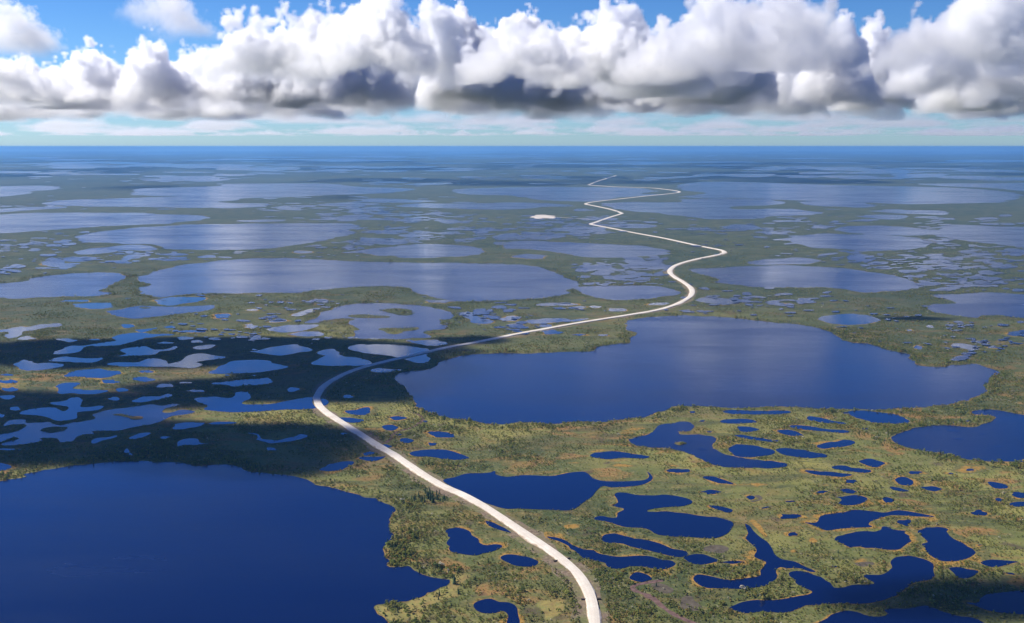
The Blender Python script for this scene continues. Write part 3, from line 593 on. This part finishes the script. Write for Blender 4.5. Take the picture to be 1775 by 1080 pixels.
def vnoise(x, y, size, seed):
    r = np.random.default_rng(seed).random((256, 256)); X, Y = x / size + 500, y / size + 500
    i, j = np.floor(X).astype(int), np.floor(Y).astype(int); u, v = X - i, Y - j; u = u * u * (3 - 2 * u); v = v * v * (3 - 2 * v); i &= 255; j &= 255; i2, j2 = (i + 1) & 255, (j + 1) & 255
    return (r[j, i] * (1 - u) + r[j, i2] * u) * (1 - v) + (r[j2, i] * (1 - u) + r[j2, i2] * u) * v
def fbm(x, y, size, seed): return .5 * vnoise(x, y, size, seed) + .3 * vnoise(x, y, size / 2.1, seed + 1) + .2 * vnoise(x, y, size / 4.3, seed + 2)

def scatter():
    rng = np.random.default_rng(21); X, Y, H, K = [], [], [], []
    for (d0, d1, dens) in ((470, 700, .72), (700, 1000, .55), (1000, 1400, .36), (1400, 2000, .18), (2000, 2800, .06), (2800, 3300, .025)):
        hw = .545 * d1; n = int((d1 - d0) * 2 * hw * dens)
        y = rng.uniform(d0, d1, n); x = rng.uniform(-hw, hw, n)
        k = np.abs(x) < .545 * y + 12; x, y = x[k], y[k]
        i, j = ((x - GX0) / CELL).astype(int), ((y - GY0) / CELL).astype(int); k = (i >= 0) & (i < NX) & (j >= 0) & (j < NY); x, y, i, j = x[k], y[k], i[k], j[k]
        k = ~((WETD[j, i] & (rng.random(len(x)) < .55)) | WET[j, i] | ROADM[j, i]); k &= ~(OPN[j, i] & (rng.random(len(x)) < .82)); x, y, i, j = x[k], y[k], i[k], j[k]
        sh, sh2, sm = SHORE[j, i], SHORE2[j, i], SMALLD[j, i]
        den = fbm(x, y, 60, 1); den2 = fbm(x, y, 14, 9)
        p = np.clip((den - .25) * 2.6, .22, 1) * np.clip((den2 - .22) * 2.8, .2, 1); p = np.where(sh, np.maximum(p, .42), p); p = np.where(WETD[j, i], np.maximum(p, .8), p)
        k = rng.random(len(x)) < p; edge = WETD[j, i][k]; x, y, sh, sh2, den = x[k], y[k], sh[k], sh2[k], den[k]
        hgt = rng.lognormal(math.log(.85), .36, len(x)) * np.clip(.55 + den, .6, 1.35); hgt = np.where(sh, hgt * rng.uniform(1.0, 1.9, len(x)), hgt); hgt = np.where(edge & ~sh, hgt * .8, hgt); hgt = np.clip(hgt, .5, 5.5)
        sp = (rng.random(len(x)) < np.where(sh, .13, .03)) & (hgt > 1.2)
        hgt = np.where(sp, np.clip(hgt * 1.35, 2, 6.5), hgt)
        X.append(x); Y.append(y); H.append(hgt); K.append(np.where(sp, 3, rng.integers(0, 3, len(x))))
    return map(np.concatenate, (X, Y, H, K))
PX, PY, PH, PK = scatter()
print('plants', len(PX))

# ------------------------------------------------------------------ plant shapes (unit height, base at 0)
def leafy(name, seed, n, wide, mat):
    """a dwarf pine or birch: loose clumps of leaf faces round a short crown, uneven and open"""
    rg = random.Random(seed); v = []; f = []
    cl = [(rg.uniform(-.32, .32) * wide, rg.uniform(-.32, .32) * wide, rg.uniform(.32, .82), rg.uniform(.16, .30)) for _ in range(6)] + [(0, 0, .55, .3)]
    for k in range(n):
        cx, cy, cz, cr = cl[k % len(cl)]
        while True:
            q = Vector((rg.uniform(-1, 1), rg.uniform(-1, 1), rg.uniform(-1, 1)))
            if .35 < q.length < 1: break
        c = Vector((cx, cy, cz)) + Vector((q.x * cr * wide, q.y * cr * wide, q.z * cr * .8)); c.z = max(c.z, .05)
        nrm = (q.normalized() + Vector((rg.uniform(-.5, .5), rg.uniform(-.5, .5), rg.uniform(.3, 1.5)))).normalized(); a = nrm.orthogonal().normalized(); b = nrm.cross(a); s = rg.uniform(.09, .17); t = rg.uniform(0, 6.28)
        ax = a * math.cos(t) + b * math.sin(t); bx = nrm.cross(ax); i = len(v)
        v += [c - ax * s - bx * s * .5, c + ax * s - bx * s * .6, c + ax * s * .7 + bx * s * .8, c - ax * s * .8 + bx * s * .6]; f.append((i, i + 1, i + 2, i + 3))
    me = mesh(name, v, f); me.materials.append(mat); return me
def conical(name, seed, mat, tiers=8, spread=.21):
    """a bog spruce: ragged drooping tiers round a narrow spire"""
    rg = random.Random(seed); v = []; f = []
    for t in range(tiers):
        z = .10 + .86 * t / tiers; rad = spread * (1 - (z - .1) / .92) ** .75 * rg.uniform(.8, 1.15) + .015; nb = 7 if t < tiers - 2 else 5; a0 = rg.uniform(0, 6.28)
        for k in range(nb):
            a = a0 + 6.283 * k / nb + rg.uniform(-.25, .25); r = rad * rg.uniform(.7, 1.2); d = Vector((math.cos(a), math.sin(a), 0)); s = Vector((-math.sin(a), math.cos(a), 0)) * r * .42; i = len(v)
            tip = d * r + Vector((0, 0, z - r * .28)); v += [Vector((0, 0, z + .10)), d * r * .55 + s + Vector((0, 0, z - .01)), tip, d * r * .55 - s + Vector((0, 0, z - .01))]; f.append((i, i + 1, i + 2, i + 3))
    i = len(v); v += [Vector((.012, 0, .9)), Vector((-.006, .01, .9)), Vector((-.006, -.01, .9)), Vector((0, 0, 1.02))]; f += [(i, i + 1, i + 3), (i + 1, i + 2, i + 3), (i + 2, i, i + 3)]
    me = mesh(name, v, f); me.materials.append(mat); return me
def stem(name, mat, r0=.035, top=.7):
    v = []; f = []; n = 6
    for (z, r, ox) in ((-.03, r0 * 1.3, 0), (.15, r0, .004), (.42, r0 * .7, -.008), (top, r0 * .25, .006)):
        for k in range(n): a = 6.283 * k / n; v.append((ox + r * math.cos(a), r * math.sin(a), z))
    for j in range(3):
        for k in range(n): f.append((j * n + k, j * n + (k + 1) % n, (j + 1) * n + (k + 1) % n, (j + 1) * n + k))
    me = mesh(name, v, f); me.materials.append(mat); return me
CROWNS = [leafy('crown', 1, 46, 1.05, M_LEAF), leafy('crown', 2, 42, 1.35, M_LEAF), leafy('crown', 3, 44, .85, M_LEAF), conical('crown', 4, M_SPRUCE), conical('crown', 5, M_SPRUCE, 9, .17)]
TRUNK = stem('trunk', M_BARK)

def tree(name, x, y, hgt, kind, rz, label, cat, group):
    root = bpy.data.objects.new(name, None); S.collection.objects.link(root); root.location = (x, y, 0); root.rotation_euler = (0, 0, rz); root.scale = (hgt, hgt, hgt); tag(root, label, cat, group)
    link('trunk', TRUNK, None, root); link('crown', CROWNS[kind], None, root); return root

# the biggest-looking plants stand as trees of their own
rt = np.random.default_rng(31)
TREES = set()
look = PH / np.hypot(PX, PY); fx = 887.5 + FOC * PX / (PY * _cp + CAM_H * _sp)
inside = (fx > 8) & (fx < 1767) & (PY > 517)
order = np.argsort(-np.where(inside, look, 0))
pine = [i for i in order if PK[i] < 3][:270]; spr = [i for i in order if PK[i] == 3][:230]
road_x = lambda y: np.interp(y, RW[RD < 760][:, 1], RW[RD < 760][:, 0])
for i in pine:
    TREES.add(i)
    left = PX[i] < road_x(PY[i]) and PY[i] < 760
    tree('pine_tree', PX[i], PY[i], PH[i], int(PK[i]), rt.uniform(0, 6.28), 'bushy green dwarf pine in the scrub between the white road and the near lake' if left else 'bushy green dwarf pine in the scrub among the ponds right of the white road', 'pine tree', 'dwarf pines left of the road' if left else 'dwarf pines right of the road')
for i in spr:
    TREES.add(i)
    left = PX[i] < road_x(PY[i]) and PY[i] < 760
    tree('spruce_tree', PX[i], PY[i], PH[i], 3, rt.uniform(0, 6.28), 'slim dark pointed spruce rising above the scrub beside the near lake' if left else 'slim dark pointed spruce rising above the scrub right of the white road', 'spruce tree', 'spruces left of the road' if left else 'spruces right of the road')
# the dark stand of spruces beside the road
for k in range(46):
    while True:
        a, b = rt.uniform(-1, 1), rt.uniform(-1, 1)
        if a * a + b * b < 1: break
    gx, gy = ground_pt(743 + 36 * a, 864 + 9 * b)
    tree('spruce_tree', gx, gy, rt.uniform(2.8, 5.2) * (1.1 - .3 * abs(a)), int(rt.integers(3, 5)), rt.uniform(0, 6.28), 'blue green spruce in the dense dark stand close to the white road', 'spruce tree', 'spruces of the dark stand by the road')

def scrub():
    keep = np.ones(len(PX), bool); keep[list(TREES)] = False
    x, y, hh, kk = PX[keep], PY[keep], PH[keep], PK[keep]; n = len(x)
    me = bpy.data.meshes.new('shrubbery'); me.vertices.add(n); co = np.zeros((n, 3), np.float32); co[:, 0] = x; co[:, 1] = y; me.vertices.foreach_set('co', co.ravel())
    for nm, tp, dat in (('size', 'FLOAT', hh), ('pick', 'INT', kk), ('turn', 'FLOAT', np.random.default_rng(2).uniform(0, 6.28, n))):
        a = me.attributes.new(nm, tp, 'POINT'); a.data.foreach_set('value', dat.astype(np.int32 if tp == 'INT' else np.float32))
    col = bpy.data.collections.new('plant kinds')
    for q in range(4): col.objects.link(bpy.data.objects.new('scrub_kind_%d' % q, CROWNS[q]))
    ng = bpy.data.node_groups.new('scatter', 'GeometryNodeTree'); ng.interface.new_socket('Geometry', in_out='INPUT', socket_type='NodeSocketGeometry'); ng.interface.new_socket('Geometry', in_out='OUTPUT', socket_type='NodeSocketGeometry')
    N, L = ng.nodes, ng.links; gi, go = N.new('NodeGroupInput'), N.new('NodeGroupOutput')
    ci = N.new('GeometryNodeCollectionInfo'); ci.inputs['Collection'].default_value = col; ci.inputs['Separate Children'].default_value = True; ci.inputs['Reset Children'].default_value = True
    ip = N.new('GeometryNodeInstanceOnPoints'); ip.inputs['Pick Instance'].default_value = True
    def at(nm, tp): a = N.new('GeometryNodeInputNamedAttribute'); a.data_type = tp; a.inputs[0].default_value = nm; return a.outputs[0]
    cx = N.new('ShaderNodeCombineXYZ'); L.new(at('turn', 'FLOAT'), cx.inputs[2]); er = N.new('FunctionNodeEulerToRotation'); L.new(cx.outputs[0], er.inputs[0])
    L.new(gi.outputs[0], ip.inputs['Points']); L.new(ci.outputs[0], ip.inputs['Instance']); L.new(at('pick', 'INT'), ip.inputs['Instance Index']); L.new(er.outputs[0], ip.inputs['Rotation']); L.new(at('size', 'FLOAT'), ip.inputs['Scale'])
    L.new(ip.outputs[0], go.inputs[0])
    o = link('shrubbery', me, None, kind='stuff'); md = o.modifiers.new('scatter', 'NODES'); md.node_group = ng
    tag(o, 'low green scrub covering the bog between the lakes'); return o
scrub()
# ------------------------------------------------------------------ clouds: real volumes above and beyond the bog
def cloud_material(name, density, col=(.98, .98, .98), g=.3):
    m = NT(name); pv = m.n('ShaderNodeVolumePrincipled'); pv.inputs['Color'].default_value = (*col, 1); pv.inputs['Density'].default_value = density; pv.inputs['Anisotropy'].default_value = g
    m.l(pv.outputs[0], m.out.inputs['Volume']); return m.m
class Field:
    def __init__(s, name):
        s.g = bpy.data.node_groups.new(name, 'GeometryNodeTree'); s.g.interface.new_socket('Geometry', in_out='OUTPUT', socket_type='NodeSocketGeometry')
        s.N, s.L = s.g.nodes, s.g.links; s.p = s.N.new('GeometryNodeInputPosition').outputs[0]
        q = s.N.new('ShaderNodeSeparateXYZ'); s.L.new(s.p, q.inputs[0]); s.X, s.Y, s.Z = q.outputs
    def M(s, op, a, b=None, c=None, clamp=False):
        n = s.N.new('ShaderNodeMath'); n.operation = op; n.use_clamp = clamp
        for i, v in enumerate((a, b, c)):
            if v is None: continue
            if isinstance(v, (int, float)): n.inputs[i].default_value = float(v)
            else: s.L.new(v, n.inputs[i])
        return n.outputs[0]
    def at(s, sx, sy, sz, w):
        m = s.N.new('ShaderNodeVectorMath'); m.operation = 'MULTIPLY_ADD'; s.L.new(s.p, m.inputs[0]); m.inputs[1].default_value = (1 / sx, 1 / sy, 1 / sz if sz else 0); m.inputs[2].default_value = (w, w * 1.7, w * .3); return m.outputs[0]
    def noise(s, sx, det, rough, w, sy=None, sz=None):
        n = s.N.new('ShaderNodeTexNoise'); s.L.new(s.at(sx, sy or sx, sx if sz is None else sz, w), n.inputs['Vector']); n.inputs['Scale'].default_value = 1; n.inputs['Detail'].default_value = det; n.inputs['Roughness'].default_value = rough; return n
    def billow(s, size, det, w):
        a = s.at(size, size, size, w); nz = s.N.new('ShaderNodeTexNoise'); s.L.new(a, nz.inputs['Vector']); nz.inputs['Scale'].default_value = 1.5; nz.inputs['Detail'].default_value = 2
        ad = s.N.new('ShaderNodeVectorMath'); ad.operation = 'MULTIPLY_ADD'; s.L.new(nz.outputs[1], ad.inputs[0]); ad.inputs[1].default_value = (.45, .45, .45); s.L.new(a, ad.inputs[2])
        n = s.N.new('ShaderNodeTexVoronoi'); n.feature = 'F1'; s.L.new(ad.outputs[0], n.inputs['Vector']); n.inputs['Scale'].default_value = 1; n.inputs['Detail'].default_value = det; n.inputs['Roughness'].default_value = .72; n.normalize = True; return n.outputs[0]
    def box(s, d, mn, mx, vox, mat, name):
        vc = s.N.new('GeometryNodeVolumeCube'); s.L.new(d, vc.inputs['Density']); vc.inputs['Min'].default_value = mn; vc.inputs['Max'].default_value = mx
        for i, k in enumerate('XYZ'): vc.inputs['Resolution ' + k].default_value = max(4, int((mx[i] - mn[i]) / vox[i]))
        sm = s.N.new('GeometryNodeSetMaterial'); sm.inputs['Material'].default_value = mat; s.L.new(vc.outputs[0], sm.inputs[0]); out = s.N.new('NodeGroupOutput'); s.L.new(sm.outputs[0], out.inputs[0])
        o = link(name, bpy.data.meshes.new(name), mat); md = o.modifiers.new('field', 'NODES'); md.node_group = s.g; print(name, [int((mx[i] - mn[i]) / vox[i]) for i in range(3)]); return o

BASE = 970.0
# heaps of the cloud bank: bearing (as px), distance, half width, top row, depth factor
def sky_line(px): return np.interp(px, [-150, 0, 120, 200, 300, 400, 480, 540, 600, 850, 930, 1000, 1100, 1150, 1180, 1250, 1420, 1470, 1540, 1600, 1680, 1900], [85, 85, 58, 52, 36, 30, 34, 16, -5, 0, 22, 16, 22, 40, 20, -8, 0, 50, 30, 5, -5, 0])
HEAPS = []
hr = random.Random(14)
for (d, n, lo, hi, drop) in ((9300, 10, 50, 115, 6), (12300, 15, 45, 110, 0), (16200, 26, 35, 95, 30)):
    for k in range(n):
        px = -120 + (2000) * (k + .5 + hr.uniform(-.45, .45)) / n; hw = hr.uniform(lo, hi)
        dd = d * hr.uniform(.9, 1.12); yt = sky_line(px) + (24 if px < 600 else 6) + drop + abs(hr.gauss(0, 22)) + (0 if hr.random() < .6 else 25)
        if d < 10000 and hr.random() < .35: continue
        HEAPS.append((px, dd, hw, yt, hr.uniform(.8, 1.3)))
NEARH = [(1290, 5750, 75, -5, .8), (1375, 5900, 60, 12, .8), (1610, 6700, 75, 30, .8), (1700, 6500, 80, 4, .8), (1180, 7600, 80, 45, .8), (440, 7900, 70, 60, .8), (520, 7800, 70, 40, .8), (640, 7400, 75, 80, .8), (900, 7700, 70, 70, .8)]
ALONE = [(25, 6500, 52, 30, .4), (285, 5300, 45, 6, .35)]
def heap_geo(q):
    px, d, hw, yt, df = q; w = hw / FOC * d * 1.15; dp = max(w * df, 420 * min(1, d / 6000)); return ((px - 887.5) / FOC * d, d + dp * .6, w, dp, max((254 - yt) / FOC * d + CAM_H - BASE, 110.))
def cumulus(name, heaps, vox, mat, seed, billow=380, amp=1.0):
    F = Field(name); hs = None; lo = [1e9, 1e9]; hi = [-1e9, -1e9, 0]
    for q in heaps:
        cx, cy, w, dp, top = heap_geo(q)
        qx = F.M('MULTIPLY', F.M('SUBTRACT', F.X, cx), 1 / w); qy = F.M('MULTIPLY', F.M('SUBTRACT', F.Y, cy), 1 / dp)
        hh = F.M('MULTIPLY', F.M('SUBTRACT', 1.0, F.M('ADD', F.M('MULTIPLY', qx, qx), F.M('MULTIPLY', qy, qy))), top * 1.05)
        hs = hh if hs is None else F.M('SMOOTH_MAX', hs, hh, 60.)
        lo = [min(lo[0], cx - w * 1.3), min(lo[1], cy - dp * 1.3)]; hi = [max(hi[0], cx + w * 1.3), max(hi[1], cy + dp * 1.3), max(hi[2], top)]
    hs = F.M('MAXIMUM', hs, -900.); zr = F.M('SUBTRACT', F.Z, BASE)
    v = F.billow(billow, 2, 2.3 + seed); f = F.noise(1500 * billow / 520, 7, .62, 1.3 + seed).outputs[0]
    dev = F.M('ADD', F.M('MULTIPLY', F.M('SUBTRACT', f, .5), 1300 * amp), F.M('MULTIPLY', F.M('SUBTRACT', .30, v), 1000 * amp))
    v2 = F.billow(billow * .36, 1, 5.9 + seed); dev = F.M('ADD', dev, F.M('MULTIPLY', F.M('SUBTRACT', .32, v2), 540 * amp))
    ins = F.M('SUBTRACT', F.M('ADD', hs, dev), zr); lf = F.noise(700, 4, .62, 6.6 + seed).outputs[0]; base = F.M('ADD', zr, F.M('MULTIPLY', F.M('SUBTRACT', lf, .32), 1000 * amp))
    d = F.M('MINIMUM', F.M('MULTIPLY', ins, 1 / 38, clamp=True), F.M('MULTIPLY', base, 1 / 520, clamp=True))
    return F.box(d, (lo[0], lo[1], BASE - 220), (hi[0], hi[1], BASE + min(hi[2] * 1.05 + 150 * amp, 1750)), (vox, vox, vox), mat, name)
M_CLOUD = cloud_material('cumulus cloud', .034, (.996, .996, .997), .55); M_CLOUD2 = cloud_material('distant cumulus cloud', .012, (.999, .999, .999), .5); M_WISP = cloud_material('wispy cloud', .022, (.99, .99, .99), .4)
BANK = [('large white and grey heaped clouds standing nearest in the cloud bank', NEARH, 15), ('grey based heaped clouds just behind the nearest large ones', [q for q in HEAPS if q[1] < 10500], 22),
    ('bright topped heaped clouds in the middle of the cloud bank', [q for q in HEAPS if 10500 <= q[1] < 14300], 27), ('long row of heaped clouds low behind the middle of the bank', [q for q in HEAPS if 14300 <= q[1]], 36)]
for lab, hp, vx in BANK: tag(cumulus('clouds', hp, vx, M_CLOUD if vx < 30 else M_CLOUD2, 0.0), lab, kind='stuff')
for q, lab in zip(ALONE, ('small puffy cloud alone in the blue at the left edge', 'small faint cloud high in the blue above the left part of the bank')):
    tag(cumulus('cloud', [q], 12, M_WISP, 4.0, 110, .5), lab, kind='stuff')

def far_layer():
    F = Field('far_clouds'); zr = F.M('SUBTRACT', F.Z, 900.)
    n = F.noise(2600, 5, .6, 7.7, sy=5200, sz=0).outputs[0]; th = F.M('MULTIPLY', F.M('SUBTRACT', n, .51), 2400.)
    f = F.noise(600, 4, .6, 2.2, sy=1400, sz=300).outputs[0]
    ins = F.M('SUBTRACT', F.M('ADD', th, F.M('MULTIPLY', F.M('SUBTRACT', f, .5), 350.)), zr)
    d = F.M('MINIMUM', F.M('MULTIPLY', ins, 1 / 140, clamp=True), F.M('MULTIPLY', zr, 1 / 60, clamp=True))
    o = F.box(d, (-34000, 21500, 880), (34000, 62000, 1420), (150, 300, 36), cloud_material('thin far cloud', .0009, (.97, .985, .99), .4), 'clouds'); tag(o, 'thin pale streaks of far cloud low above the horizon', kind='stuff')
far_layer()

# the clouds overhead, out of the picture, whose shade lies on the bog
def overhead():
    off = SUN / SUN.z; zc = 820.
    spots = [((-480, 1235), 430, 95, 70), ((-205, 1150), 130, 120, 70), ((-330, 850), 280, 80, 65), ((-560, 915), 210, 110, 75), ((-235, 795), 120, 48, 40), ((-275, 1030), 140, 60, 45), ((-60, 1310), 60, 30, 22), ((290, 538), 120, 28, 22), ((-370, 985), 120, 42, 34), ((620, 1480), 70, 16, 14), ((-160, 1020), 70, 60, 40)]
    F = Field('overhead'); hs = None; lo = [1e9, 1e9]; hi = [-1e9, -1e9]
    for (g, rx, ry, rz) in spots:
        cx, cy = g[0] + off.x * zc, g[1] + off.y * zc
        qx = F.M('MULTIPLY', F.M('SUBTRACT', F.X, cx), 1 / rx); qy = F.M('MULTIPLY', F.M('SUBTRACT', F.Y, cy), 1 / ry); qz = F.M('MULTIPLY', F.M('SUBTRACT', F.Z, zc), 1 / rz)
        r = F.M('ADD', F.M('ADD', F.M('MULTIPLY', qx, qx), F.M('MULTIPLY', qy, qy)), F.M('MULTIPLY', qz, qz)); hh = F.M('SUBTRACT', 1.0, r)
        hs = hh if hs is None else F.M('MAXIMUM', hs, hh); lo = [min(lo[0], cx - rx * 1.4), min(lo[1], cy - ry * 1.5)]; hi = [max(hi[0], cx + rx * 1.4), max(hi[1], cy + ry * 1.5)]
    f = F.noise(170, 5, .6, 5.1).outputs[0]; ins = F.M('ADD', hs, F.M('MULTIPLY', F.M('SUBTRACT', f, .5), 3.6))
    d = F.M('MULTIPLY', ins, 2.2, clamp=True)
    o = F.box(d, (lo[0], lo[1], zc - 170), (hi[0], hi[1], zc + 170), (13, 11, 9), cloud_material('overhead cloud', .08), 'clouds'); tag(o, 'ragged low clouds overhead that shade the bog left of the road', kind='stuff')
overhead()

# ------------------------------------------------------------------ haze: the air between the camera and the far bog
def haze():
    z0, z1, r = -1.0, CAM_H + 8, 60800.
    v = [(x * r, y * r, z) for z in (z0, z1) for (x, y) in ((-1, -1), (1, -1), (1, 1), (-1, 1))]
    me = mesh('haze', v, [(0, 3, 2, 1), (4, 5, 6, 7), (0, 1, 5, 4), (1, 2, 6, 5), (2, 3, 7, 6), (3, 0, 4, 7)])
    m = NT('blue air'); pv = m.n('ShaderNodeVolumePrincipled'); pv.inputs['Color'].default_value = (.20, .49, .93, 1); pv.inputs['Density'].default_value = 4.8e-5; pv.inputs['Anisotropy'].default_value = 0.2
    m.l(pv.outputs[0], m.out.inputs['Volume'])
    link('haze', me, m.m, kind='stuff')
haze()
